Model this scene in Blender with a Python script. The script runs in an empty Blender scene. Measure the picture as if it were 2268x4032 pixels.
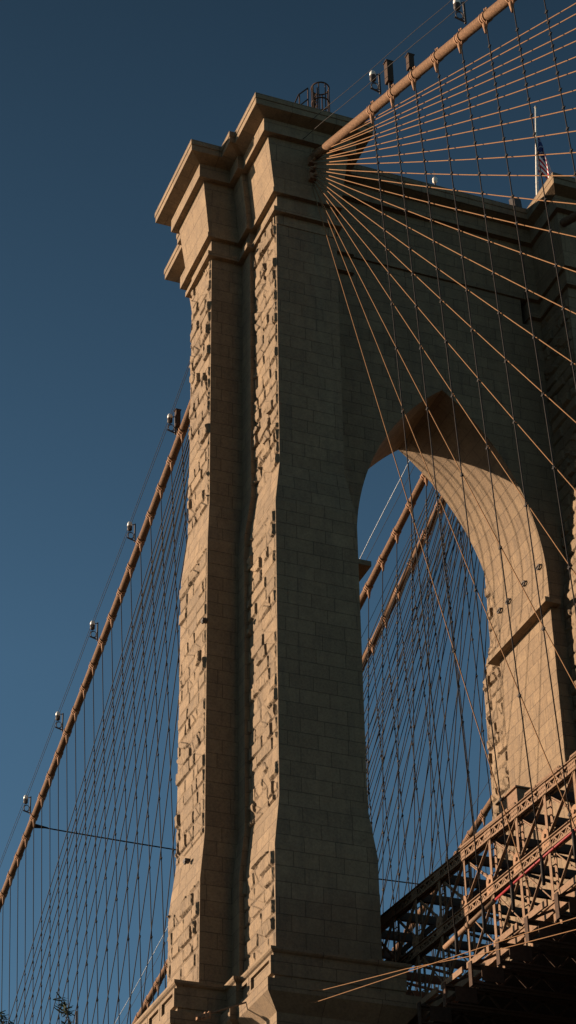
import bpy, math, random
from mathutils import Vector, Matrix, noise
R_ = math.radians
random.seed(7)
sc = bpy.context.scene
COL = sc.collection

# ------------------------------------------------------------------ helpers
class MB:
    """collects faces, then links them as ONE mesh object"""
    def __init__(s): s.v = []; s.f = []; s.m = []; s.uv = []; s.sm = []
    def add(s, vs, fs, m=0, uvs=None, smooth=False):
        o = len(s.v); s.v += [tuple(p) for p in vs]
        for i, f in enumerate(fs):
            s.f.append([o+k for k in f]); s.m.append(m)
            s.uv.append(uvs[i] if uvs else None); s.sm.append(smooth)
    def box(s, x0, x1, y0, y1, z0, z1, m=0, top=None):
        t = top or (x0, x1, y0, y1)
        vs = [(x0,y0,z0),(x1,y0,z0),(x1,y1,z0),(x0,y1,z0),
              (t[0],t[2],z1),(t[1],t[2],z1),(t[1],t[3],z1),(t[0],t[3],z1)]
        s.add(vs, [(3,2,1,0),(4,5,6,7),(0,1,5,4),(1,2,6,5),(2,3,7,6),(3,0,4,7)], m)
    def obox(s, c, ax, ay, az, m=0):
        """oriented box: centre and three half-axis vectors"""
        c, ax, ay, az = map(Vector, (c, ax, ay, az))
        vs = [c+ax*i+ay*j+az*k for k in (-1,1) for i, j in ((-1,-1),(1,-1),(1,1),(-1,1))]
        s.add(vs, [(3,2,1,0),(4,5,6,7),(0,1,5,4),(1,2,6,5),(2,3,7,6),(3,0,4,7)], m)
    def bar(s, a, b, w, h, m=0, up=(0,0,1)):
        """rectangular bar from a to b"""
        a, b = Vector(a), Vector(b); d = b-a; L = d.length; d.normalize()
        u = Vector(up)
        sx = d.cross(u)
        if sx.length < 1e-4: sx = d.cross(Vector((1,0,0)))
        sx.normalize(); sz = sx.cross(d)
        s.obox((a+b)/2, d*L/2, sx*w/2, sz*h/2, m)
    def tube(s, pts, r, n=8, m=0, cap=True, smooth=True):
        pts = [Vector(p) for p in pts]; rings = []; o = len(s.v)
        ref = None
        for i, p in enumerate(pts):
            d = (pts[min(i+1, len(pts)-1)]-pts[max(i-1, 0)]).normalized()
            if ref is None: ref = d.cross(Vector((0,0,1))) if abs(d.z) < .95 else d.cross(Vector((1,0,0)))
            ref = (ref - d*ref.dot(d)).normalized(); up = ref.cross(d)
            rr = r[i] if isinstance(r, (list, tuple)) else r
            s.v += [tuple(p+ref*math.cos(2*math.pi*k/n)*rr+up*math.sin(2*math.pi*k/n)*rr) for k in range(n)]
        for i in range(len(pts)-1):
            for k in range(n):
                a = o+i*n+k; b = o+i*n+(k+1) % n
                s.f.append([a, b, b+n, a+n]); s.m.append(m); s.uv.append(None); s.sm.append(smooth)
        if cap:
            for q, rev in ((o, 1), (o+(len(pts)-1)*n, 0)):
                f = [q+k for k in range(n)]
                s.f.append(f[::-1] if rev else f); s.m.append(m); s.uv.append(None); s.sm.append(False)
    def rings(s, sections, m=0):
        """rectangular sections (x0,x1,y0,y1,z), joined one above the other from bottom to top"""
        o = len(s.v)
        for x0, x1, y0, y1, z in sections:
            s.v += [(x0,y0,z),(x1,y0,z),(x1,y1,z),(x0,y1,z)]
        for i in range(len(sections)-1):
            for k in range(4):
                a = o+4*i+k; b = o+4*i+(k+1) % 4
                s.f.append([a, b, b+4, a+4]); s.m.append(m); s.uv.append(None); s.sm.append(False)
        n = o+4*(len(sections)-1)
        s.f.append([o+3,o+2,o+1,o]); s.f.append([n,n+1,n+2,n+3])
        s.m += [m, m]; s.uv += [None, None]; s.sm += [False, False]
    def build(s, name, mats, parent=None, auto_uv=False, loc=None):
        me = bpy.data.meshes.new(name); off = Vector(loc) if loc else Vector((0,0,0))
        me.from_pydata([tuple(Vector(p)-off) for p in s.v], [], s.f); me.update()
        if not isinstance(mats, (list, tuple)): mats = [mats]
        for m in mats: me.materials.append(m)
        me.polygons.foreach_set('material_index', s.m)
        me.polygons.foreach_set('use_smooth', s.sm)
        if auto_uv:
            ul = me.uv_layers.new(name='UVMap')
            for p, uvs in zip(me.polygons, s.uv):
                n = p.normal; a = max(range(3), key=lambda i: abs(n[i]))
                for j, li in enumerate(p.loop_indices):
                    if uvs: ul.data[li].uv = uvs[j]; continue
                    co = s.v[p.vertices[j]]
                    ul.data[li].uv = (co[1], co[2]) if a == 0 else ((co[0], co[2]) if a == 1 else (co[0], co[1]))
        o = bpy.data.objects.new(name, me); COL.objects.link(o)
        o.location = off
        if parent:
            o.parent = parent
            o.location = off - parent.location if loc else -parent.location
        return o

def tag(o, label=None, cat=None, group=None, kind=None):
    if label: o['label'] = label
    if cat: o['category'] = cat
    if group: o['group'] = group
    if kind: o['kind'] = kind
    return o
def empty(name, loc, label, cat, group=None):
    o = bpy.data.objects.new(name, None); COL.objects.link(o); o.location = loc
    o.empty_display_size = .5
    return tag(o, label, cat, group)
def dup(root, loc, label, group=None):
    r = root.copy(); COL.objects.link(r); r.location = loc; r['label'] = label
    if group: r['group'] = group
    for ch in list(root.children):
        c = ch.copy(); COL.objects.link(c); c.parent = r
        for g in ch.children:
            d = g.copy(); COL.objects.link(d); d.parent = c
    return r
ORD = ['first','second','third','fourth','fifth','sixth','seventh','eighth','ninth','tenth','eleventh','twelfth',
       'thirteenth','fourteenth','fifteenth','sixteenth','seventeenth','eighteenth','nineteenth','twentieth']
TENS = {2:'twenty',3:'thirty',4:'forty'}
def ordn(i):
    if i < 20: return ORD[i]
    t, u = divmod(i+1, 10)
    return {2:'twentieth',3:'thirtieth',4:'fortieth'}[t] if u == 0 else TENS[t]+'-'+ORD[u-1]

# ------------------------------------------------------------------ materials
def new_mat(name, rough=.8, metal=0.):
    m = bpy.data.materials.new(name); m.use_nodes = True
    nt = m.node_tree; b = nt.nodes['Principled BSDF']
    b.inputs['Roughness'].default_value = rough; b.inputs['Metallic'].default_value = metal
    return m, nt, b
def N(nt, t, **kw):
    n = nt.nodes.new(t)
    for k, v in kw.items(): setattr(n, k, v)
    return n
def mix(nt, fac, a, b, mode='MIX'):
    n = N(nt, 'ShaderNodeMix', data_type='RGBA', blend_type=mode)
    for sock, val in ((n.inputs[0], fac), (n.inputs[6], a), (n.inputs[7], b)):
        if hasattr(val, 'default_value') or hasattr(val, 'links'): nt.links.new(val, sock)
        else: sock.default_value = val if not isinstance(val, tuple) else (*val, 1)
    return n.outputs[2]
def noise_tex(nt, scale, detail=6, vec=None, rough=.6):
    n = N(nt, 'ShaderNodeTexNoise'); n.inputs['Scale'].default_value = scale
    n.inputs['Detail'].default_value = detail; n.inputs['Roughness'].default_value = rough
    if vec: nt.links.new(vec, n.inputs['Vector'])
    return n
def ramp(nt, src, p0, p1, c0=(0,0,0), c1=(1,1,1)):
    r = N(nt, 'ShaderNodeValToRGB'); nt.links.new(src, r.inputs[0])
    r.color_ramp.elements[0].position = p0; r.color_ramp.elements[1].position = p1
    r.color_ramp.elements[0].color = (*c0, 1); r.color_ramp.elements[1].color = (*c1, 1)
    return r.outputs[0]

BASE = (.2, .138, .08)
def stone(name, blocks=True, bw=1.55, rh=.78, rough_face=False, tone=1.0):
    m, nt, b = new_mat(name, .92)
    obj = N(nt, 'ShaderNodeTexCoord').outputs['Object']
    uv = N(nt, 'ShaderNodeTexCoord').outputs['UV']
    big = noise_tex(nt, .35, 5, obj); fine = noise_tex(nt, 9, 8, obj, .75); med = noise_tex(nt, 1.7, 6, obj)
    c0 = tuple(c*tone for c in BASE)
    col = mix(nt, ramp(nt, big.outputs[0], .35, .68), tuple(c*.86 for c in c0), tuple(c*1.1 for c in c0))
    col = mix(nt, ramp(nt, med.outputs[0], .42, .7), col, (c0[0]*.8, c0[1]*.79, c0[2]*.8))
    # streaks of weathering running down the wall
    mp = N(nt, 'ShaderNodeMapping'); nt.links.new(obj, mp.inputs[0]); mp.inputs['Scale'].default_value = (1, 1, .12)
    st = noise_tex(nt, 2.6, 6, mp.outputs[0])
    col = mix(nt, ramp(nt, st.outputs[0], .5, .78), col, (c0[0]*.66, c0[1]*.68, c0[2]*.74))
    # granular speckle
    sp = mix(nt, ramp(nt, fine.outputs[0], .33, .66), (.72,.72,.74), (1.22,1.2,1.16))
    col = mix(nt, 1.0, col, sp, 'MULTIPLY')
    bump = N(nt, 'ShaderNodeBump'); bump.inputs['Strength'].default_value = .6; bump.inputs['Distance'].default_value = .03
    nt.links.new(fine.outputs[0], bump.inputs['Height'])
    if blocks:
        br = N(nt, 'ShaderNodeTexBrick'); nt.links.new(uv, br.inputs['Vector'])
        br.inputs['Scale'].default_value = 1; br.inputs['Brick Width'].default_value = bw; br.inputs['Row Height'].default_value = rh
        br.inputs['Mortar Size'].default_value = .018; br.inputs['Mortar Smooth'].default_value = .1
        br.inputs['Color1'].default_value = (.9,.89,.88,1); br.inputs['Color2'].default_value = (1.1,1.1,1.08,1)
        br.inputs['Mortar'].default_value = (.55,.52,.5,1); br.offset = .43; br.squash = .8; br.squash_frequency = 3
        col = mix(nt, 1.0, col, br.outputs[0], 'MULTIPLY')
        b2 = N(nt, 'ShaderNodeBump'); b2.inputs['Strength'].default_value = .9; b2.inputs['Distance'].default_value = .03
        b2.invert = True
        nt.links.new(br.outputs[1], b2.inputs['Height']); nt.links.new(bump.outputs[0], b2.inputs['Normal'])
        bump = b2
    if rough_face:
        at = N(nt, 'ShaderNodeAttribute', attribute_name='tone')
        col = mix(nt, 1.0, col, at.outputs[0], 'MULTIPLY')
    nt.links.new(col, b.inputs['Base Color']); nt.links.new(bump.outputs[0], b.inputs['Normal'])
    return m
def paint(name, c, rough=.6, metal=0., var=.25, bump=.4, nscale=6, streak=True):
    m, nt, b = new_mat(name, rough, metal)
    obj = N(nt, 'ShaderNodeTexCoord').outputs['Object']
    n1 = noise_tex(nt, nscale, 6, obj, .7)
    col = mix(nt, ramp(nt, n1.outputs[0], .35, .7), tuple(x*(1-var) for x in c), tuple(x*(1+var) for x in c))
    nt.links.new(col, b.inputs['Base Color'])
    b.inputs['Specular IOR Level'].default_value = .15 if rough > .3 else .5
    bp = N(nt, 'ShaderNodeBump'); bp.inputs['Strength'].default_value = bump; bp.inputs['Distance'].default_value = .01
    nt.links.new(n1.outputs[0], bp.inputs['Height']); nt.links.new(bp.outputs[0], b.inputs['Normal'])
    return m
M = {}
M['stone'] = stone('ashlar_stone')
M['plain'] = stone('dressed_stone', bw=2.6, rh=1.3)
M['arch'] = stone('arch_stone', bw=1.9, rh=.8, tone=.97)
M['rock'] = stone('rock_faced_stone', blocks=False, rough_face=True)
M['slab'] = stone('cornice_stone', bw=2.7, rh=1.17, tone=1.06)
M['steel'] = paint('tan_painted_steel', (.19,.115,.07), .8)
M['cable'] = paint('wrapped_cable_paint', (.15,.083,.045), .85, nscale=9, bump=1.0, var=.42)
M['band'] = paint('cast_band_paint', (.25,.14,.08), .8)
M['rope'] = paint('wire_rope', (.022,.018,.017), .75, nscale=20)  # near-black; also stands in for backlit shade on stays behind the tower
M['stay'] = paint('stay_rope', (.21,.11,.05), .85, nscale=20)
M['iron'] = paint('dark_iron', (.06,.05,.045), .6)
M['bare'] = paint('bare_wire', (.25,.28,.31), .45, .2)
M['red'] = paint('red_pipe_paint', (.22,.02,.022), .5)
M['dull'] = paint('dark_steel', (.06,.037,.026), .9)  # darker than the tan steel; for beams, struts and small fittings
M['white'] = paint('white_lamp_glass', (.78,.76,.7), .25)
M['asphalt'] = paint('deck_underside', (.035,.028,.024), .85)
M['fl_red'] = paint('flag_red', (.5,.03,.04), .8, var=.1)
M['fl_white'] = paint('flag_white', (.75,.72,.7), .8, var=.05)
M['fl_blue'] = paint('flag_blue', (.03,.04,.12), .8, var=.1)
M['pole'] = paint('pole_paint', (.7,.66,.58), .4)
M['bark'] = paint('bark', (.09,.065,.045), .9)
M['leaf'] = paint('needle_leaf', (.055,.065,.03), .8)

# ------------------------------------------------------------------ ground, river
def flat(name, x0, x1, y0, y1, z, mat):
    b = MB(); b.add([(x0,y0,z),(x1,y0,z),(x1,y1,z),(x0,y1,z)], [(0,1,2,3)]); o = b.build(name, mat)
    return tag(o, kind='structure')
gm, nt, b = new_mat('shaded_ground', .95)
n1 = noise_tex(nt, .08, 8, N(nt, 'ShaderNodeTexCoord').outputs['Object'])
nt.links.new(mix(nt, ramp(nt, n1.outputs[0], .4, .62), (.025,.022,.016), (.04,.034,.024)), b.inputs['Base Color'])  # very dark: shade of the surroundings put into the colour, cuts bounce
flat('ground', -6000, 6000, -6000, 6000, -4.6, gm)
wm, nt, b = new_mat('river_water', .08)
b.inputs['Base Color'].default_value = (.03,.05,.06,1)
n1 = noise_tex(nt, .6, 6, N(nt, 'ShaderNodeTexCoord').outputs['Object'])
bp = N(nt, 'ShaderNodeBump'); bp.inputs['Strength'].default_value = .5; nt.links.new(n1.outputs[0], bp.inputs['Height']); nt.links.new(bp.outputs[0], b.inputs['Normal'])
flat('water', -6000, 6000, 14, 6000, -4.4, wm)

# ------------------------------------------------------------------ the stone tower
tower = empty('stone_tower', (0, 0, -4.5), 'massive rock-faced stone bridge tower with pointed arches and stepped buttresses', 'tower')
ZT = 84.3
# profile: (inset, z) from the roof down to the shaft
def capital(mb, x0, x1, y0, y1, e=0., fx=1., xl=1., sh_x=1.9, sh_y=1.72):
    """cornice, flared frieze and two neck ledges on a rectangle; e shifts heights a little so crossing slabs never share a plane"""
    P = [(0,ZT),(0,ZT-.36),(.05,ZT-.38),(.05,ZT-.79),(.81,83.34),(.81,82.37),(1.19,82.37),
         (1.62,78.79),(1.556,78.79),(1.556,78.47),(1.874,78.47),(1.874,77.40),(1.588,77.40),(1.588,77.08),(1.906,77.08),(1.906,76.4)]
    ky = lambda i: i if i < 1.3 else i-.2*min(1,(i-1.3)/.3)
    S = []
    for i, z in reversed(P):
        ix = i*fx
        S.append((x0+ix, x1-ix, y0+ky(i), y1-ky(i), z-e))
    mb.rings(S)
# shaft footprints at three levels: (z0, z1) zones with weathered set-offs between
LEV = [(76.6, 60.2), (57.5, 41.0), (38.5, 32.9)]
def shaft(mb, fp, zb=None):
    """fp: three rectangles (x0,x1,y0,y1), one for each level"""
    S = []
    for (x0,x1,y0,y1), (a, b_) in zip(reversed(fp), reversed(LEV)):
        S += [(x0,x1,y0,y1,b_), (x0,x1,y0,y1,a)]
    mb.rings(S)
def fprect(i): # front/back pilaster of the outer shaft
    d = (0, .41, .73)[i]; e = (0, .42, .63)[i]
    return (-19.3-d, -15.7+d, -6.48-e, 6.48+e)
def ebrect(i):
    return (-(21.44, 21.66, 21.94)[i], -18, -(1.72, 2.14, 2.32)[i], (1.72, 2.14, 2.32)[i])
def corerect(i):
    return (-(19.6, 20.0, 20.35)[i], -(13.64, 13.64, 13.24)[i], -(3.1, 3.12, 3.3)[i], (3.1, 3.12, 3.3)[i])
# centre shaft
def crect(i): return (-(2.38, 2.38, 2.75)[i], (3.58, 3.58, 3.95)[i], -(3.1, 3.12, 3.3)[i], (3.1, 3.12, 3.3)[i])
def cprect(i):
    d = (0, .41, .73)[i]; e = (0, .42, .63)[i]
    return (-1.12-d, 2.32+d, -6.48-e, 6.48+e)
XC = .6                                   # the tower's middle
def mirror(r): return (2*XC-r[1], 2*XC-r[0], r[2], r[3])

piers = []
for nm, rects in (('outer', (corerect, fprect, ebrect)), ('centre', (crect, cprect)), ('far', tuple((lambda i, f=f: mirror(f(i))) for f in (corerect, fprect, ebrect)))):
    mb = MB()
    for f in rects: shaft(mb, [f(0), f(1), f(2)])
    o = mb.build('pier', M['stone'], tower, auto_uv=True)
    if nm == 'outer': outer_pier = o
    if nm == 'centre': centre_pier = o
    cb = MB()
    if nm == 'centre':
        capital(cb, -2.5, 3.7, -4.81, 4.81, .012, .3)
        capital(cb, -2.3, 3.5, -8.235, 8.235, 0, .62)
    else:
        rs = [(-21.5,-11.7,-4.81,4.81,.012), (-21.16,-13.86,-8.235,8.235,0), (-23.35,-14.5,-3.42,3.42,.006)]
        for q in rs:
            q2 = q if nm == 'outer' else (*mirror(q[:4]), q[4])
            capital(cb, *q2)
    cb.build('cornice', M['slab'], tower, auto_uv=True)

# ---- arch walls: pointed arch openings cut through the wall above the springing line
AX, AW, AR, ZS = -8.01, 5.63, 14.62, 58.66
def arch_pts(n=26):
    """intrados from left springing to apex to right springing"""
    amax = math.acos((AR-AW)/AR); P = []
    for k in range(n+1):
        a = amax*k/n; P.append((AX-(AW-AR+AR*math.cos(a)), ZS+AR*math.sin(a)))
    for k in range(n-1, -1, -1):
        a = amax*k/n; P.append((AX+(AW-AR+AR*math.cos(a)), ZS+AR*math.sin(a)))
    return P
def arch_wall(flip=False):
    mb = MB(); P = arch_pts(); Y = 3.103; ztop = 83.0
    X = (lambda x: 2*XC-x) if flip else (lambda x: x)
    # front and back faces as quads up to the roof
    L = 0
    for i in range(len(P)-1):
        (xa, za), (xb, zb) = P[i], P[i+1]
        dl = math.hypot(xb-xa, zb-za)
        for y, r in ((-Y, 0), (Y, 1)):
            f = (0,1,2,3) if (r == 0) != flip else (3,2,1,0)
            mb.add([(X(xa),y,za),(X(xb),y,zb),(X(xb),y,ztop),(X(xa),y,ztop)], [f])
        uv = [(-Y, L), (Y, L), (Y, L+dl), (-Y, L+dl)]
        vs = [(X(xa),-Y,za),(X(xa),Y,za),(X(xb),Y,zb),(X(xb),-Y,zb)]
        if flip: mb.add(vs, [(0,3,2,1)], 1, [[uv[0],uv[3],uv[2],uv[1]]])
        else: mb.add(vs, [(0,1,2,3)], 1, [uv])
        L += dl
    # springers that close the wall against the piers
    # parapet slab and cornice over the arch
    x0, x1 = sorted((X(-13.9), X(-2.1)))
    S = []
    for i, z in reversed([(0,ZT),(0,ZT-.36),(.05,ZT-.38),(.05,ZT-.79),(.81,83.34),(.81,82.37),(1.19,82.37),(1.62,78.79),(1.556,78.79),(1.556,78.47),(1.706,78.47)]):
        S.append((x0, x1, -4.803+i, 4.803-i, z-.02))
    mb.rings(S)
    return mb.build('arch_wall', [M['stone'], M['arch']], tower, auto_uv=True)
arch_wall(); arch_wall(True)
# impost ledges on the jambs
for x0, x1 in ((-14.0, -13.1), (-2.94, -2.0), (3.2, 2*XC+2.94), (2*XC+13.1, 2*XC+14.0)):
    mb = MB(); mb.rings([(x0, x1, -3.62, 3.62, 56.9), (x0, x1, -3.62, 3.62, 57.2), (x0+.05, x1-.05, -3.45, 3.45, 57.24)])
    mb.build('impost_ledge', M['plain'], tower, auto_uv=True)

# ---- rock-faced masonry, modelled stone by stone on the faces that look toward -X
def fbm(x, y, z, o=4):
    v = 0; a = .5; f = 1
    for _ in range(o): v += a*noise.noise(Vector((x*f, y*f, z*f))); a *= .5; f *= 2.1
    return v
def sstep(a, b, x):
    t = min(1, max(0, (x-a)/(b-a))); return t*t*(3-2*t)
def rock_face(plane, z0, z1, amp, seed, cell=.055, name='rock_facing', mat=None, margin=.14, smooth_zones=()):
    """plane(z) -> (x, y0, y1); displaced toward -x"""
    rnd = random.Random(seed); RH = .78
    mb = MB(); nz = int((z1-z0)/cell); tones = []
    rows = {}
    def row(r):
        if r not in rows:
            rr = random.Random(seed*977+r); y = -9+rr.random()*1.2; J = [y]
            while y < 9: y += rr.choice((.7,1.0,1.35,1.7,2.0)); J.append(y)
            rows[r] = (J, [(rr.choice((.4,.6,.8,1.0,1.35)), rr.uniform(.84,1.12), rr.uniform(-.5,.5), rr.uniform(-.3,.6), rr.random() < .6) for _ in J])
        return rows[r]
    ycount = None; V = []; T = []
    for iz in range(nz+1):
        z = z0+(z1-z0)*iz/nz; x, y0, y1 = plane(z)
        if ycount is None: ycount = max(6, int((y1-y0)/cell))
        r = math.floor(z/RH); fz = z-r*RH; J, A = row(r)
        ez = min(fz, RH-fz)
        sm = 1.
        for a, b_ in smooth_zones:
            if a-.2 < z < b_+.2: sm = .1
        k = 0
        for iy in range(ycount+1):
            y = y0+(y1-y0)*iy/ycount
            while k < len(J)-2 and J[k+1] < y: k += 1
            a, tn, gy, gz, deep = A[k]; L = J[k+1]-J[k]
            ey = min(y-J[k], J[k+1]-y)
            em = min(y-y0, y1-y)                       # dressed margin at the arrises
            jag = .03*noise.noise(Vector((y*6, z*6, seed)))
            g = sstep(.04, .10, ey+jag)*sstep(.05, .10, ez+jag*.6)*sstep(.07, margin+.02, em+jag)
            u = (y-J[k])/L-.5; w = fz/RH-.5
            # split faces: every stone tilts its own way, broken along two or three planes
            q1 = noise.noise(Vector((k*3.7+u*1.1, r*5.1+w*.9, seed+.3))); q2 = noise.noise(Vector((k*2.9-u*1.4+w, r*4.3+w*.7-u, seed+7.7)))
            fac = .62+.75*gy*u+.3*gz*w+.28*q1
            if deep and q2 > .05: fac -= .42*min(1, (q2-.05)*12)
            n = fbm(y*2.3+seed, z*2.3, r*3.1+k*7.7, 5)
            n2 = noise.noise(Vector((y*8, z*5, seed*2+k)))
            d = amp*a*g*max(.03, fac+n*.2+n2*.1)*sm
            joint = 1 if (ey < .03 or ez < .036) else 0
            V.append((x-.006-d+(.015 if joint else 0), y, z))
            T.append(tn*(.5 if joint else 1.)*(1+.1*n))
    n = ycount+1; F = []
    for iz in range(nz):
        for iy in range(ycount):
            a = iz*n+iy; F.append((a, a+n, a+n+1, a+1))
    mb.add(V, F)
    o = mb.build(name, mat or M['rock'], tower, auto_uv=True)
    at = o.data.color_attributes.new('tone', 'FLOAT_COLOR', 'POINT')
    for i, t in enumerate(T): at.data[i].color = (t, t*1.0, t*.99, 1)
    return o
def lerp3(a, b, t): return tuple(p+(q-p)*t for p, q in zip(a, b))
def stepped(levels):
    """levels: [(x,y0,y1)] for level 0..2 -> plane(z)"""
    def f(z):
        if z >= 60.2: return levels[0]
        if z > 57.5: return lerp3(levels[1], levels[0], (z-57.5)/2.7)
        if z >= 41: return levels[1]
        if z > 38.5: return lerp3(levels[2], levels[1], (z-38.5)/2.5)
        return levels[2]
    return f
SZ = ((57.3, 60.0), (38.6, 40.8))
rock_face(stepped([(ebrect(i)[0], ebrect(i)[2], ebrect(i)[3]) for i in range(3)]), 57.5, 77.08, .22, 3, smooth_zones=SZ)
rock_face(stepped([(ebrect(i)[0], ebrect(i)[2], ebrect(i)[3]) for i in range(3)]), 33.0, 57.5, .17, 5, smooth_zones=SZ)
rock_face(stepped([(fprect(i)[0], fprect(i)[2], -2.9) for i in range(3)]), 57.5, 77.08, .22, 11, smooth_zones=SZ)
rock_face(stepped([(fprect(i)[0], fprect(i)[2], -2.9) for i in range(3)]), 33.0, 57.5, .18, 13, smooth_zones=SZ)
rock_face(stepped([(cprect(i)[0], cprect(i)[2], -3.0) for i in range(3)]), 40, 76.6, .2, 21, cell=.1)
rock_face(stepped([(cprect(i)[0], 3.0, cprect(i)[3]) for i in range(3)]), 33.0, 76.6, .2, 23, cell=.09)
# ---- base below the roadway: moulded ledge with sunk panels, on each projection
def base_block(mb, x0, x1, y0, y1, e=0.):
    P = [(0,33.12),(0,33.0),(.06,32.93),(.16,32.88),(.19,32.8),(.19,31.92),(.25,31.88),(.25,31.56),(-.25,31.56),(-.25,31.0),(.38,30.3),(.38,-4.9)]
    mb.rings([(x0+i, x1-i, y0+i, y1-i, z-e) for i, z in reversed(P)])
mb = MB()
base_block(mb, -23.36, 24.56, -3.05, 3.05, .003)
base_block(mb, -20.66, -14.0, -8.12, 8.12, 0)
base_block(mb, -2.5, 3.7, -8.12, 8.12, 0)
base_block(mb, 15.2, 21.86, -8.12, 8.12, 0)
base_block(mb, -21.0, 22.2, -4.3, 4.3, .006)
mb.build('base', M['plain'], tower, auto_uv=True)
# sunk panels: frames standing proud of the base wall with the panel field set back
def panel_row(x, ys):
    for ya, yb in ys:
        f = MB(); d = .12
        for (p, q, r, s_) in ((ya, yb, 32.62, 32.79), (ya, yb, 31.93, 32.05), (ya, ya+.22, 32.05, 32.62), (yb-.22, yb, 32.05, 32.62)):
            f.box(x-d, x-.002, p+.002, q-.002, r, s_)
        f.build('base_panel', M['plain'], tower, auto_uv=True)
panel_row(-20.66+.19, ((-7.9,-5.2), (-5.15,-3.3)))
panel_row(-23.36+.19, ((-2.85,-.85), (-.8,1.0), (1.05,2.85)))
# iron rings and brackets on the masonry
for y in (-2.44, -.62, 1.39, 2.47):
    mb = MB(); c = Vector((-2.46, y, 59.85)); 
    mb.tube([c+Vector((-.06, .2*math.cos(t), .11*math.sin(t))) for t in [2*math.pi*k/12 for k in range(13)]], .055, 6)
    mb.build('iron_ring', M['iron'], tower)
for y, z, x in ((-.4, 40.2, -21.85), (-2.2, 52.6, -21.7)):
    mb = MB(); mb.obox((x-.12, y, z), (.14,0,0), (0,.16,0), (0,0,.07)); mb.obox((x-.2, y, z-.1), (.05,0,0), (0,.08,0), (0,0,.07))
    mb.build('iron_bracket', M['iron'], tower)
# castings where the lower stays meet the front pilaster
mb = MB()
for z, w in ((81.2,.3), (80.55,.2), (80.0,.26)):
    mb.obox((-17.3, -6.95, z), (w*.8,0,0), (0,.32,0), (0,0,w*.75))
    mb.tube([(-17.3+.0,-7.2,z), (-17.28,-7.6,z-.08)], .09, 8)
mb.build('stay_anchor', M['band'], tower)

# ------------------------------------------------------------------ main cables
def cz(y):
    a = abs(y)
    if y < 0: return 84.93-.473*a if a > 5 else 83.2-.0473*a*a*.58 - .0
    return 81.98-.3459*a+.00064*a*a
def near_z(a): return 84.93-.473*a
CAB = {'outer': (-17.2, .0, -17.92, .0175, -15.3), 'second': (-1.2, 0, -.74, -.0149, -2.8),
       'third': (1.9, 0, .74, .0149, 2.8), 'fourth': (17.6, 0, 17.0, -.0175, 15.3)}
def cab_pt(n, y):
    xn, _, xf, k, _b = CAB[n]
    if y < -5: return Vector((xn, y, near_z(-y)))
    if y > 4: return Vector((xf+k*y, y, cz(y)))
    t = (y+5)/9; a = Vector((xn, -5, near_z(5))); b_ = Vector((xf+k*4, 4, cz(4)))
    return a.lerp(b_, t)+Vector((0,0,.35*math.sin(math.pi*t)))
cable_lab = {'outer': 'thick wrapped main cable nearest the viewer, descending from the outer pilaster',
             'second': 'upper of the two thick main cables seen through the arch',
             'third': 'lower of the two thick main cables seen through the arch',
             'fourth': 'most distant main cable, low behind the truss beside the lit jamb'}
def band_mesh(n, y):
    """cast band round the cable with its hanger lug below"""
    p = cab_pt(n, y); d = (cab_pt(n, y+.3)-cab_pt(n, y-.3)).normalized()
    if y < 0: d = -d
    s = d.cross(Vector((0,0,1))).normalized(); u = s.cross(d)
    mb = MB()
    for o in (-.17, 0, .17):
        mb.tube([p+d*(o-.05), p+d*(o+.05)], .3 if o else .285, 14)
    mb.tube([p-d*.17, p+d*.17], .272, 14)
    for sg in (-1, 1):
        mb.obox(p+u*.36+s*.07*sg, d*.14, s*.03, u*.08)
    mb.tube([p+u*.36-s*.16, p+u*.36+s*.16], .04, 6)
    b0 = p-u*.33
    mb.tube([b0, b0+Vector((0,0,-.12)), b0+Vector((0,0,-.45)), b0+Vector((0,0,-.62))], [.14,.13,.08,.05], 8)
    for o in (-.2, -.08, .04, .16):
        mb.obox(p-u*.34+d*(o+.1), d*.025, s*.05, u*.09)
    return mb
near_bands = [-15.35-2.58*k for k in range(16)]
far_bands = {'outer': [14.67+2.21*k for k in range(32)], 'second': [14.03+2.41*k for k in range(30)],
             'third': [13.6+2.46*k for k in range(28)], 'fourth': [13.8+2.4*k for k in range(22)]}
cables = {}
for n in CAB:
    ys = [-110+3*k for k in range(35)]+[-6,-4,-2,0,2,4,6]+[8+3*k for k in range(72)]
    pts = [cab_pt(n, y) for y in ys]
    root = empty('main_cable', cab_pt(n, 0), cable_lab[n], 'cable', 'main suspension cables')
    mb = MB(); mb.tube(pts, .255, 16)
    # lashing wires along the top of the wrapping
    mb.tube([p+Vector((-.14,0,.24)) for p in pts], .018, 5)
    mb.build('cable_body', M['cable'], root)
    bl = (near_bands if n == 'outer' else []) + far_bands[n]
    for y in bl: band_mesh(n, y).build('cable_band', M['band'], root)
    cables[n] = root

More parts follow.
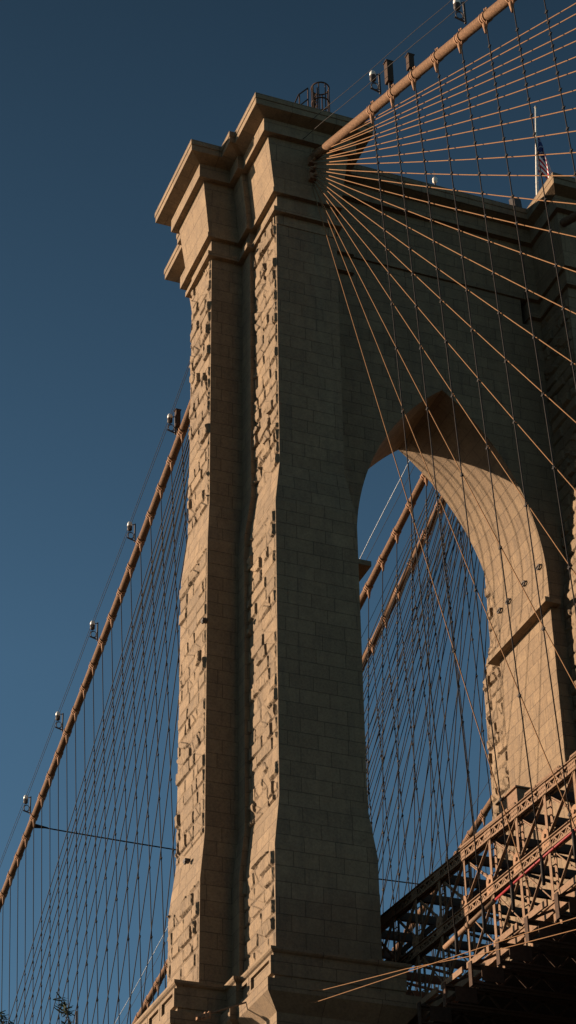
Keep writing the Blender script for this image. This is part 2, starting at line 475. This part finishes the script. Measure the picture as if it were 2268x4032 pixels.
# ------------------------------------------------------------------ suspender ropes and diagonal stays
DZ = lambda y: 30.9+.02*max(y, -60)
def stay_targets(sign):
    if sign < 0: return [-22,-26.4,-30.5,-34.7,-38.7,-42.6,-46.6,-50.7,-54.7,-58.5,-62.5,-66.4,-69.6,-73.2,-77.2,-81,-84.9,-88.5,-92.2,-96,-99.9,-103.8]
    return [15.5+4.05*k for k in range(21)]
def stay_curve(n, sign, i, tgt):
    xn, _, xf, k, xb = CAB[n]
    N_ = len(stay_targets(sign))
    if sign < 0:
        z0 = 80.0+min(i, 11)*.1 if i < 12 else 81.35+(i-12)*.12
        a = Vector((xn+.1*((i % 2)*2-1)*.6, -6.7, z0))
    else:
        z0 = 78.2+i*.06; a = Vector((xf+.05*((i % 2)*2-1), 6.4, z0))
    b_ = Vector((xb, tgt, DZ(tgt)))
    L = (b_-a).length; sag = L*L/8/(1000 if sign < 0 else 1600)
    return lambda t: a.lerp(b_, t)-Vector((0,0,4*sag*t*(1-t)))
stays = {}
names_c = {'outer': 'outer', 'second': 'second', 'third': 'third', 'fourth': 'farthest'}
where_c = {'outer': 'left of the tower', 'second': 'seen through the arch, nearer plane', 'third': 'seen through the arch, middle plane', 'fourth': 'seen through the arch, farthest plane'}
for n in CAB:
    for sign in ((-1, 1) if n == 'outer' else (1,)):
        T = stay_targets(sign); stays[(n, sign)] = []
        for i, tg in enumerate(T):
            c = stay_curve(n, sign, i, tg); stays[(n, sign)].append((c, tg))
            mb = MB(); mb.tube([c(k/14) for k in range(15)], .025 if sign < 0 else .03, 6)
            o = mb.build('stay_rope', M['stay'] if sign < 0 else M['rope'], None)  # stays behind the tower: backlit shade put in by the darker colour
            if sign < 0:
                tag(o, 'sunlit diagonal stay fanning right from the front pilaster, %s from the steepest' % ordn(i), 'stay rope', 'stays fanning from the front pilaster')
            else:
                tag(o, 'thin dark diagonal stay %s, %s from the steepest' % (where_c[n], ordn(i)), 'stay rope', 'stays behind the tower under the %s cable' % names_c[n])
def stay_at_y(c, tg, y):
    y0 = c(0).y; t = (y-y0)/(tg-y0)
    return c(t) if 0 < t < 1 else None
for n in CAB:
    for sign in ((-1, 1) if n == 'outer' else (1,)):
        bl = near_bands if sign < 0 else far_bands[n]
        xb = CAB[n][4]
        for i, y in enumerate(bl):
            p = cab_pt(n, y)+Vector((0,0,-.8)); q = Vector((xb, y, DZ(y)))
            mb = MB(); mb.tube([p, q], .028 if sign < 0 else .03, 6)
            # small clamps tying the rope to every stay it crosses
            for c, tg in stays[(n, sign)]:
                s_ = stay_at_y(c, tg, y)
                if s_ and s_.z < p.z-.5:
                    t = (s_.z-p.z)/(q.z-p.z); w = p.lerp(q, t)
                    mb.obox(w, (.04,0,0), (0,.04,0), (0,0,.08)); mb.bar(w+Vector((0,-.12,-.02)), w+Vector((0,.12,.02)), .06, .045)
            # forked socket at the foot
            mb.tube([q+Vector((0,0,1.2)), q+Vector((0,0,.9)), q], [.045,.075,.07], 6)
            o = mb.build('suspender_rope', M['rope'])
            if sign < 0:
                tag(o, 'upright suspender rope crossing the sunlit stays, %s to the right of the tower' % ordn(i), 'suspender rope', 'suspenders under the near cable')
            else:
                tag(o, 'upright dark suspender rope %s, %s from the tower' % (where_c[n], ordn(i)), 'suspender rope', 'suspenders behind the tower under the %s cable' % names_c[n])

# hand ropes stretched above the cables
for n, off, lab, mt, r in (('outer', (-.75, 1.05), 'thin hand rope strung above the outer main cable, left one', 'rope', .018),
                       ('outer', (.55, 1.0), 'thin hand rope strung above the outer main cable, right one', 'rope', .018),
                       ('outer', (-.55, 2.2), 'topmost thin lamp wire strung above the outer main cable', 'rope', .016),
                       ('second', (-.5, 2.3), 'bright bare wire above the cable seen through the arch', 'bare', .03),
                       ('second', (-.55, 1.1), 'thin dark hand rope above the upper cable through the arch, left one', 'rope', .018),
                       ('second', (.5, 1.1), 'thin dark hand rope above the upper cable through the arch, right one', 'rope', .018),
                       ('third', (-.5, 1.1), 'thin dark hand rope above the lower cable through the arch', 'rope', .018),
                       ('fourth', (-.5, 1.1), 'thin hand rope above the most distant cable, left one', 'rope', .02),
                       ('fourth', (.5, 1.2), 'thin hand rope above the most distant cable, right one', 'rope', .02)):
    for seg in ((-1, 1) if n == 'outer' else (1,)):
        ys = [seg*(7.2+3*k) for k in range(33)]
        mb = MB(); mb.tube([cab_pt(n, y)+Vector((off[0], 0, off[1]+.05*math.sin(k*1.7))) for k, y in enumerate(ys)], r, 5)
        o = mb.build('hand_rope', M[mt])
        tag(o, lab+(', right of the tower' if seg < 0 else (' left of the tower' if n == 'outer' else '')), 'hand rope', 'hand ropes above the cables')
# transverse wire tying the cables behind the tower
mb = MB(); a = cab_pt('outer', 51); b_ = cab_pt('fourth', 51)
mb.tube([a+(b_-a)*t-Vector((0,0,1.2*t*(1-t)*.8)) for t in [k/12 for k in range(13)]], .05, 6)
mb.tube([a, a+(b_-a)*.04], [.22, .05], 8)
tag(mb.build('tie_wire', M['rope']), 'nearly level tie wire crossing the suspenders behind the tower', 'wire')

# necklace lights on posts
def make_light(loc, label):
    root = empty('cable_light', loc, label, 'lamp', 'lamps on posts along the main cables')
    mb = MB()
    mb.bar((.0,0,-.1), (-.02,0,1.35), .09, .09); mb.bar((0,0,0), (-.55,0,.15), .07, .07); mb.bar((-.02,0,1.3), (-.3,0,1.2), .05, .05)
    mb.build('post', M['iron'], root).location = (0,0,0)
    mb = MB()
    mb.tube([(-.38,0,.72),(-.38,0,.8),(-.38,0,1.05)], [.1,.17,.17], 12); mb.build('lamp_base', M['iron'], root).location = (0,0,0)
    mb = MB(); mb.tube([(-.38,0,1.05),(-.38,0,1.28),(-.38,0,1.38),(-.38,0,1.43)], [.175,.17,.12,.03], 14)
    mb.build('lamp_glass', M['white'], root).location = (0,0,0)
    mb = MB()
    for q in (0, .05): mb.tube([(-.3+.2*math.cos(t)+q, q, .38+.25*math.sin(t)) for t in [2*math.pi*k/14 for k in range(15)]], .022, 5)
    mb.build('cord_coil', M['iron'], root).location = (0,0,0)
    return root
ly = [-17.0, -26.8]+[15.2+8.75*k for k in range(5)]
l0 = make_light(cab_pt('outer', ly[0])+Vector((-.3,0,.35)), 'lamp on a post beside the thick cable, nearest right of the tower top')
dup(l0, cab_pt('outer', ly[1])+Vector((-.3,0,.35)), 'lamp on a post above the thick cable at the top of the picture')
for k in range(5):
    dup(l0, cab_pt('outer', ly[2+k])+Vector((-.3,0,.35)), 'lamp on a post above the left descending cable, %s from the tower' % ordn(k))
# upright boxes on the cable near the tower
def cable_box(y, w, h, dx, label):
    p = cab_pt('outer', y); mb = MB()
    root = empty('equipment_box', p+Vector((dx,0,.3)), label, 'box', 'upright boxes on the near cable')
    mb.box(-w/2, w/2, -w*.55, w*.55, .45, .45+h); mb.box(-w/2-.05, w/2+.05, -w*.6, w*.6, .45+h, .5+h)
    mb.build('housing', M['dull'], root).location = (0,0,0)
    mb = MB(); mb.bar((0,0,-.25), (0,0,.5), .1, .1); mb.bar((0,0,.1), (.4,0,-.1), .08, .08)
    mb.build('bracket', M['iron'], root).location = (0,0,0)
cable_box(-17.75, .34, 1.45, -.1, 'tall upright box on the thick cable beside the nearer lamp')
cable_box(-19.9, .3, .95, .1, 'shorter upright box on the thick cable, right of the tall one')
cable_box(15.1, .3, 1.3, -.2, 'upright box on the left cable just beside the tower')

# ------------------------------------------------------------------ stiffening trusses and deck
TT = lambda y: 37.2+.055*max(y, -45); TM = lambda y: 34.35+.035*max(y, -45); TL = lambda y: 31.15+.012*max(y, -45)
def truss(x, label, ya=-60, yb=64, detail=False):
    root = empty('stiffening_truss', (x, 0, TL(0)), label, 'truss', 'long steel trusses along the deck')
    step = 2.55; ys = [-10.0-step*k for k in range(int((-10-ya)/step), 0, -1)]+[-10.0+step*k for k in range(int((yb+10)/step))]
    w = .36
    def chord(nm, T, h, fancy):
        mb = MB(); 
        for k in range(len(ys)-1):
            a, b_ = ys[k], ys[k+1]
            za, zb = T(a), T(b_)
            if fancy and a > -42 and b_ < -3:
                for s_ in (h/2-.045, -h/2+.045):
                    mb.bar((x-w/2+.02, a, za+s_), (x-w/2+.02, b_, zb+s_), .05, .09)
                mb.bar((x-w/2+.13, a, za), (x-w/2+.13, b_, zb), .05, h-.02)
                m_ = 9
                for q in range(m_):
                    t0, t1 = q/m_, (q+1)/m_
                    sg = 1 if q % 2 else -1
                    mb.bar((x-w/2+.02, a+(b_-a)*t0, za+(zb-za)*t0+sg*(h/2-.08)), (x-w/2+.02, a+(b_-a)*t1, za+(zb-za)*t1-sg*(h/2-.08)), .035, .06)
                mb.bar((x+w/2-.03, a, za), (x+w/2-.03, b_, zb), .05, h)
            else:
                mb.bar((x, a, za), (x, b_, zb), w, h)
            mb.bar((x-.02, a, za+h/2+.02), (x-.02, b_, zb+h/2+.02), w+.14, .035)
            # rivet plates at the panel points
            mb.obox((x-w/2-.014, a, za), (.012,0,0), (0,.3,0), (0,0,h/2))
            if fancy and -42 < a < -3:
                for ry in (-.2,-.07,.07,.2):
                    for rz in (-.1,.1):
                        mb.obox((x-w/2-.036, a+ry, za+rz), (.012,0,0), (0,.028,0), (0,0,.028))
        return mb.build(nm, M['steel'], root)
    chord('top_chord', TT, .46, detail); chord('middle_chord', TM, .4, detail); chord('bottom_chord', TL, .34, False)
    for k, y in enumerate(ys):
        if not -50 < y < 12: continue
        mb = MB()
        for s_ in (-.13, .13):
            mb.bar((x+s_, y, TL(y)-.6), (x+s_, y, TT(y)-.2), .03, .2, up=(0,1,0))
        zc = TL(y)
        while zc < TT(y)-.4:
            mb.bar((x-.13, y, zc), (x+.13, y, zc+.18), .05, .03, up=(0,1,0)); zc += .36
        mb.build('post', M['steel'], root)
        g = MB()   # half-round gusset plate standing on the middle chord
        for zz, rr in ((TM(y)+.2, .3),):
            n_ = 10; F = [(x-w/2-.03, y+.12+rr*math.cos(math.pi*q/n_), zz+.28+rr*.9*math.sin(math.pi*q/n_)) for q in range(n_+1)]
            F += [(x-w/2-.03, y+.12-rr, zz-.3), (x-w/2-.03, y+.12+rr, zz-.3)]
            m_ = len(F); B_ = [(p[0]+.05, p[1], p[2]) for p in F]
            g.add(F+B_, [tuple(range(m_)), tuple(range(2*m_-1, m_-1, -1))]+[(q, (q+1) % m_, m_+(q+1) % m_, m_+q) for q in range(m_)])
            g.tube([(x-w/2-.1, y+.12, zz+.25), (x-w/2+.02, y+.12, zz+.25)], .09, 10)
        g.build('gusset_plate', M['band'], root)
        if k+1 < len(ys):
            y2 = ys[k+1]
            d = MB()
            d.bar((x-.1, y2, TM(y2)+.35), (x-.1, y, TT(y)-.25), .035, .14, up=(1,0,0))
            d.build('diagonal', M['steel'], root)
            d = MB()
            for s_ in (-.06, .06):
                d.bar((x+.07, y+s_, TM(y)+.35), (x+.07, y2+s_, TT(y2)-.25), .05, .05)
            m_ = Vector((x+.07, (y*.7+y2*.3), TM(y)*.7+TT(y2)*.3+.15)); d.tube([m_+Vector((0,-.16,-.2)), m_+Vector((0,.16,.2))], .07, 8)
            d.build('diagonal', M['steel'], root)
            d = MB()
            d.bar((x-.1, y2, TL(y2)+.25), (x-.1, y, TM(y)-.2), .035, .12, up=(1,0,0))
            d.bar((x+.06, y, TL(y)+.25), (x+.06, y2, TM(y2)-.2), .05, .05)
            d.build('diagonal', M['steel'], root)
    return root
truss(-13.2, 'sunlit outer steel truss with crossed diagonals at the deck edge', detail=True)
truss(-2.95, 'inner steel truss in shade behind the outer one, beside the centre pier', ya=-50, yb=40)
truss(4.15, 'second inner truss, beyond the centre pier', ya=-40, yb=40)
truss(14.4, 'farthest outer truss on the other side of the deck', ya=-40, yb=40)
deck = empty('bridge_deck', (0, 0, 30.5), 'dark steel deck underside carried through the tower arches', 'deck')
mb = MB()
for a, b_ in ((-12.6, -3.4), (4.5, 13.9), (-3.4, 4.5)):
    z = 30.8
    mb.add([(a,-75,z-.9),(b_,-75,z-.9),(b_,0,z),(a,0,z),(a,-75,z-.6),(b_,-75,z-.6),(b_,0,z+.3),(a,0,z+.3)], [(3,2,1,0),(4,5,6,7),(0,1,5,4),(1,2,6,5),(2,3,7,6),(3,0,4,7)])
    mb.add([(a,0.001,z),(b_,0.001,z),(b_,75,z+.9),(a,75,z+.9),(a,0.001,z+.3),(b_,0.001,z+.3),(b_,75,z+1.2),(a,75,z+1.2)], [(3,2,1,0),(4,5,6,7),(0,1,5,4),(1,2,6,5),(2,3,7,6),(3,0,4,7)])
mb.build('slab', M['asphalt'], deck)
for k in range(32):
    y = -10-2.55*(k-9)
    if y < -62 or -8.4 < y < 8.4 and not -8.4 < y < 8.4: continue
    if abs(y) < 8.5: xs = (-12.4, -2.9)
    else: xs = (-14.6, 15.5)
    mb = MB(); z = DZ(y)
    for s_ in (0, -.75):
        mb.bar((xs[0], y, z-.25+s_), (xs[1], y, z-.25+s_), .26, .07)
        mb.bar((xs[0], y, z-.33+s_), (xs[1], y, z-.33+s_), .04, .14)
    n_ = 46
    for q in range(n_):
        a = xs[0]+(xs[1]-xs[0])*q/n_; b_ = xs[0]+(xs[1]-xs[0])*(q+1)/n_; sg = 1 if q % 2 else -1
        mb.bar((a, y, z-.66+sg*.32), (b_, y, z-.66-sg*.32), .1, .04, up=(0,1,0))
    # end plate and bracket carrying the suspender foot
    mb.obox((xs[0]-.02, y, z-.62), (.03,0,0), (0,.14,0), (0,0,.52)); mb.obox((xs[0]+.9, y-.16, z-.6), (.5,0,0), (0,.02,0), (0,0,.3))
    mb.bar((xs[0]+.1, y, z-.2), (xs[0]+2.2, y, z+.9), .06, .1)
    mb.build('floor_beam', M['dull'], deck)
# stringers seen end-on at the edge
for x, h in ((-14.35, .26),):
    mb = MB()
    for k in range(16):
        y0, y1 = -9.2-2.55*k, -9.2-2.55*k-2.1
        mb.bar((x, y0, DZ(y0)+.05), (x, y1, DZ(y1)+.05), .08, h)
    mb.build('stringer', M['steel'], deck)
# overhead struts between the trusses
for k in range(16):
    y = -10-2.55*(k*1-6)
    if y < -46: continue
    mb = MB()
    mb.bar((-13.0, y, TT(y)-.1), (-3.1, y, TT(y)-.1), .2, .4)
    mb.bar((-13.0, y, TT(y)-1.9), (-11.4, y, TT(y)-.4), .16, .2); mb.bar((-3.1, y, TT(y)-1.9), (-4.7, y, TT(y)-.4), .16, .2)
    mb.bar((-13.0, y, TT(y)), (-3.1, y+2.55, TT(y)), .1, .12)
    mb.build('overhead_strut', M['dull'], deck)
# red pipe and wooden-coloured conduit along the outer edge
mb = MB(); pts = [(-14.9, -18.2-2.5*k, 31.95+.004*(-18.2-2.5*k)+.04*math.sin(k)) for k in range(14)]
mb.tube(pts, .05, 8); tag(mb.build('red_pipe', M['red']), 'thin red pipe running along the outer edge of the truss', 'pipe')
mb = MB(); mb.tube([(-14.9, -13.4, 31.75), (-14.9, -18.2, 31.88)], .1, 10); mb.tube([(-14.9,-15.6,31.81),(-14.9,-15.9,31.82)], .13, 10)
tag(mb.build('conduit', M['steel']), 'short tan conduit joined to the left end of the red pipe', 'pipe')
# curved top guard pipes on the outer truss
for k, (a, b_) in enumerate(((-12.0, -17.8), (-18.6, -21.8), (-22.6, -26.5), (-27.2, -33))):
    mb = MB(); mb.tube([(-13.35, a, TT(a)+.28), (-13.35, a-.1, TT(a)+.42), (-13.35, b_+.1, TT(b_)+.42), (-13.35, b_, TT(b_)+.28)], .07, 8)
    tag(mb.build('guard_pipe', M['steel']), 'tan guard pipe on top of the outer truss, %s from the left' % ordn(k), 'pipe', 'guard pipes on the outer truss')
# cabin box standing on the deck in front of the lit jamb
mb = MB(); mb.box(-11.5, -10.6, -14.5, -12.7, 38.35, 39.2); mb.box(-11.6, -10.5, -14.6, -12.6, 39.2, 39.27); mb.box(-11.65, -10.45, -14.65, -12.3, 38.28, 38.35)
for px_, py_ in ((-11.4,-14.3),(-10.7,-14.3),(-11.4,-12.9),(-10.7,-12.9)): mb.bar((px_,py_,36.3),(px_,py_,38.3),.08,.08)
tag(mb.build('gantry_box', M['steel']), 'small steel box raised on legs above the truss against the lit jamb', 'box')
# low wires slung below the deck
for k, pts in enumerate(([(-19,-8.3,31.2),(-19,-10.01,30.62),(-19,-18.35,28.4),(-19,-24.86,26.51),(-19,-31.66,24.73),(-19,-70,14.6),(-19,-142,-4.6)],
                       [(-19.05,-8.3,30.7),(-19.05,-9.07,30.39),(-19.05,-18.33,28.25),(-19.05,-26.87,26.26),(-19.05,-70,15.9),(-19.05,-142,-4.6)])):
    mb = MB(); mb.tube(pts, .015, 6)
    tag(mb.build('low_wire', M['stay']), ('sunlit low wire crossing in front of the truss, upper one' if k == 0 else 'sunlit low wire crossing in front of the truss, steeper one'), 'wire', 'low wires in front of the truss')
# bracket arm on the base of the front pilaster
root = empty('bracket_arm', (-20.6, -5.8, 31.45), 'small sunlit bracket arm with a finned head, on the tower base', 'bracket')
mb = MB(); mb.bar((-20.5,-5.9,31.5), (-22.4,-4.9,30.95), .06, .06); mb.build('arm', M['steel'], root)
mb = MB()
for q in range(4): mb.obox((-22.35-.15*q, -4.95+.08*q, 30.92-.04*q), (.05,0,0), (0,.1,0), (0,0,.14-.02*abs(q-1)))
mb.obox((-22.6,-4.85,30.87), (.3,-.12,-.03), (.02,.05,0), (0,0,.08)); mb.build('head', M['band'], root)

# ------------------------------------------------------------------ things on the roof
root = empty('caged_ladder', (-16.4, -6, ZT), 'round-caged access ladder on the roof above the front pilaster', 'ladder')
mb = MB(); cx, cy, r = -16.2, -6.0, .52
def hoop(z, rr=r): return [(cx+rr*math.cos(t), cy+rr*math.sin(t), z) for t in [2*math.pi*k/20 for k in range(21)]]
for z in (88.45, 87.2, 85.7): mb.tube(hoop(z), .05, 6)
for k in range(8):
    t = 2*math.pi*k/8+.2; mb.bar((cx+r*math.cos(t), cy+r*math.sin(t), ZT), (cx+r*math.cos(t), cy+r*math.sin(t), 88.45), .035, .06)
mb.build('cage', M['dull'], root)
mb = MB()
for s_ in (-.22, .22): mb.bar((cx-.3, cy+s_, ZT), (cx-.3, cy+s_, 88.2), .06, .06)
z = ZT+.3
while z < 88.1: mb.bar((cx-.3, cy-.22, z), (cx-.3, cy+.22, z), .035, .035); z += .32
mb.build('rungs', M['dull'], root)
root = empty('stair_rail', (-17.5, -6, ZT), 'short stepped handrail on the roof left of the caged ladder', 'railing')
mb = MB()
mb.tube([(-18.1,-6,85.9),(-17.6,-6,87.45),(-17.0,-6,88.2)], .045, 6); mb.tube([(-17.75,-6,86.3),(-17.0,-6,87.3)], .04, 6)
mb.build('rail', M['dull'], root)
mb = MB()
for x, z in ((-17.0, 88.2), (-17.55, 87.45), (-18.1, 85.9)): mb.bar((x,-6,ZT), (x,-6,z), .06, .06)
mb.build('rail_post', M['dull'], root)
# flag
root = empty('flagpole', (1.3, 0, ZT), 'white flagpole with a limp striped flag above the centre pier', 'flagpole')
mb = MB(); mb.tube([(1.0,0,ZT-.1), (1.5,0,92), (2.0,0,98.8)], [.11,.09,.05], 10); mb.tube([(2.0,0,98.8),(2.0,0,98.95)], [.1,.02], 8)
mb.build('pole', M['pole'], root)
ns, nt_ = 30, 39; H = 3.5
def fp_(s, t):
    z = 96.3-H*t; x = 1.5+(z-92)*.0735
    drop = 2.6*s**1.15
    q = 1.35*s**.9*(.35+.65*t); f_ = .16*math.sin(s*11+t*2)*s**.5
    return (x+.12+.6*q-.8*f_, -.8*q-.6*f_, z-drop)
V = [fp_(i/ns, j/nt_) for j in range(nt_+1) for i in range(ns+1)]; mb = MB()
for j in range(nt_):
    for i in range(ns):
        a = j*(ns+1)+i; stripe = int(j/3)
        m_ = 0 if stripe % 2 == 0 else 1
        if stripe < 7 and i < ns*.45:
            m_ = 2
            if (i % 3 == 1) and (j % 3 == 1) and (i//3+j//3) % 2 == 0: m_ = 1
        mb.f.append([a, a+1, a+ns+2, a+ns+1]); mb.m.append(m_); mb.uv.append(None); mb.sm.append(True)
mb.v = V
mb.build('flag', [M['fl_red'], M['fl_white'], M['fl_blue']], root)
root = empty('beacon', (-8.25, -4.5, ZT), 'small beacon on a thin mast on the roof edge over the arch', 'beacon')
mb = MB(); mb.bar((-8.25,-4.5,ZT-.03), (-8.25,-4.5,85.0), .06, .06); mb.bar((-8.25,-4.5,85.2), (-8.25,-4.5,85.75), .03, .03); mb.build('mast', M['iron'], root)
mb = MB(); mb.tube([(-8.25,-4.5,84.75),(-8.25,-4.5,84.85),(-8.25,-4.5,85.1),(-8.25,-4.5,85.2)], [.06,.15,.15,.06], 10); mb.build('lamp_body', M['pole'], root)
mb = MB(); mb.obox((-2.75,-4.3,84.95), (.3,.1,.05), (-.06,.2,0), (-.03,0,.36)); mb.bar((-2.75,-4.3,ZT-.03), (-2.75,-4.3,84.7), .1, .1)
tag(mb.build('floodlight', M['iron']), 'boxy dark floodlight on the roof beside the centre pier cornice', 'floodlight')
root = empty('roof_rail', (0, -6.5, ZT), 'thin looped railing on the centre pier roof at the right edge', 'railing')
mb = MB(); mb.tube([(-.2,-6.5,ZT-.02),(-.2,-6.5,85.25),(0,-6.5,85.5),(.6,-6.5,85.55),(2.6,-6.5,85.55),(2.6,-6.5,ZT-.02)], .045, 6); mb.tube([(-.2,-6.5,84.9),(2.6,-6.5,84.9)], .03, 6)
mb.build('rail', M['pole'], root)

# ------------------------------------------------------------------ tree tops at the lower left
def tree(x, y, ztop, h, seed, label):
    root = empty('spindly_tree', (x, y, -4.5), label, 'tree', 'sparse trees in front of the river')
    rn = random.Random(seed); mb = MB(); lf = MB()
    top = Vector((x, y, ztop)); base = Vector((x+.3, y+.2, -4.6))
    mb.tube([base, base.lerp(top, .5)+Vector((.1,.05,0)), top], [.2,.11,.012], 8)
    def tw(p, d, L, r, depth):
        pts = [p]; q = p.copy(); dd = d.copy()
        for k in range(4):
            dd = (dd+Vector((rn.uniform(-.4,.4), rn.uniform(-.4,.4), rn.uniform(-.1,.45)))).normalized(); q = q+dd*L/4; pts.append(q.copy())
        mb.tube(pts, [r*(1-.2*k) for k in range(5)], 5)
        if depth > 0:
            for k in range(3): tw(pts[1+k], (dd+Vector((rn.uniform(-1,1), rn.uniform(-1,1), rn.uniform(-.3,.6)))).normalized(), L*.6, r*.6, depth-1)
        else:
            for k in range(9):
                c = pts[rn.randint(2,4)]; a = Vector((rn.uniform(-1,1), rn.uniform(-1,1), rn.uniform(-.6,.8))).normalized()*rn.uniform(.05,.13)
                s_ = a.cross(Vector((rn.uniform(-1,1), rn.uniform(-1,1), 1))).normalized()*.012
                lf.add([c-s_, c+s_, c+a+s_*.3+Vector((0,0,-.01)), c+a-s_*.3], [(0,1,2,3)])
    n_ = 26
    for k in range(n_):
        t = .45+.55*k/n_; p = base.lerp(top, t)
        an = k*2.4; tw(p, Vector((math.cos(an), math.sin(an), .45)).normalized(), 1.5*(1.08-t)+.25, .022*(1.3-t)+.004, 2)
    mb.build('trunk', M['bark'], root); lf.build('crown', M['leaf'], root)
tree(-43.3, -59.2, 9.15, 14, 1, 'sparse twiggy tree top in front of the ropes, taller one')
tree(-44.2, -58.9, 8.85, 14, 2, 'low sparse twigs at the very bottom left, shorter tree')

# ------------------------------------------------------------------ camera, light, world
C = Vector((-51.315, -88.251, -2.191))
yaw, pitch, roll = map(R_, (21.632, 34.012, -.922))
F = Vector((math.sin(yaw)*math.cos(pitch), math.cos(yaw)*math.cos(pitch), math.sin(pitch)))
Rt = Vector((math.cos(yaw), -math.sin(yaw), 0)); U = Rt.cross(F)
R2 = Rt*math.cos(roll)+U*math.sin(roll); U2 = -Rt*math.sin(roll)+U*math.cos(roll)
cam = bpy.data.cameras.new('camera'); co = bpy.data.objects.new('camera', cam); COL.objects.link(co)
mw = Matrix((R2, U2, -F)).transposed().to_4x4(); mw.translation = C; co.matrix_world = mw
cam.sensor_fit = 'VERTICAL'; cam.sensor_height = 36; cam.lens = 8270.95/4032*36
cam.clip_start = .1; cam.clip_end = 20000
sc.camera = co
SUN_EL, SUN_AZ = 12.5, -39.0              # light travels toward (cos az, sin az), falling at SUN_EL
d = Vector((math.cos(R_(SUN_AZ))*math.cos(R_(SUN_EL)), math.sin(R_(SUN_AZ))*math.cos(R_(SUN_EL)), -math.sin(R_(SUN_EL))))
sl = bpy.data.lights.new('sun', 'SUN'); so = bpy.data.objects.new('sun', sl); COL.objects.link(so)
so.rotation_euler = d.to_track_quat('-Z', 'Y').to_euler()
sl.energy = 5.0; sl.angle = R_(.5); sl.color = (1, .77, .56)
w = bpy.data.worlds.new('World'); sc.world = w; w.use_nodes = True
nt = w.node_tree; bg = nt.nodes['Background']
sky = nt.nodes.new('ShaderNodeTexSky'); sky.sky_type = 'NISHITA'; sky.sun_disc = False
sky.sun_elevation = R_(SUN_EL); sky.sun_rotation = math.atan2(-d.x, -d.y)
sky.air_density = .5; sky.dust_density = 0; sky.ozone_density = 1.5
tc = N(nt, 'ShaderNodeTexCoord'); sx = N(nt, 'ShaderNodeSeparateXYZ'); nt.links.new(tc.outputs['Generated'], sx.inputs[0])
mr = N(nt, 'ShaderNodeMapRange'); nt.links.new(sx.outputs[2], mr.inputs[0])
for k_, v_ in ((1, .5), (2, .76), (3, 1.0), (4, .5)): mr.inputs[k_].default_value = v_
deep = mix(nt, 1.0, sky.outputs[0], (.93, 1.13, .95), 'MULTIPLY')       # deep blue of a very dry evening sky, darker toward the zenith
vm = N(nt, 'ShaderNodeVectorMath', operation='SCALE'); nt.links.new(deep, vm.inputs[0]); nt.links.new(mr.outputs[0], vm.inputs['Scale'])
nt.links.new(vm.outputs[0], bg.inputs[0]); bg.inputs[1].default_value = .05
sc.view_settings.view_transform = 'Standard'; sc.view_settings.look = 'None'
sc.view_settings.exposure = 1.1; sc.view_settings.gamma = 1
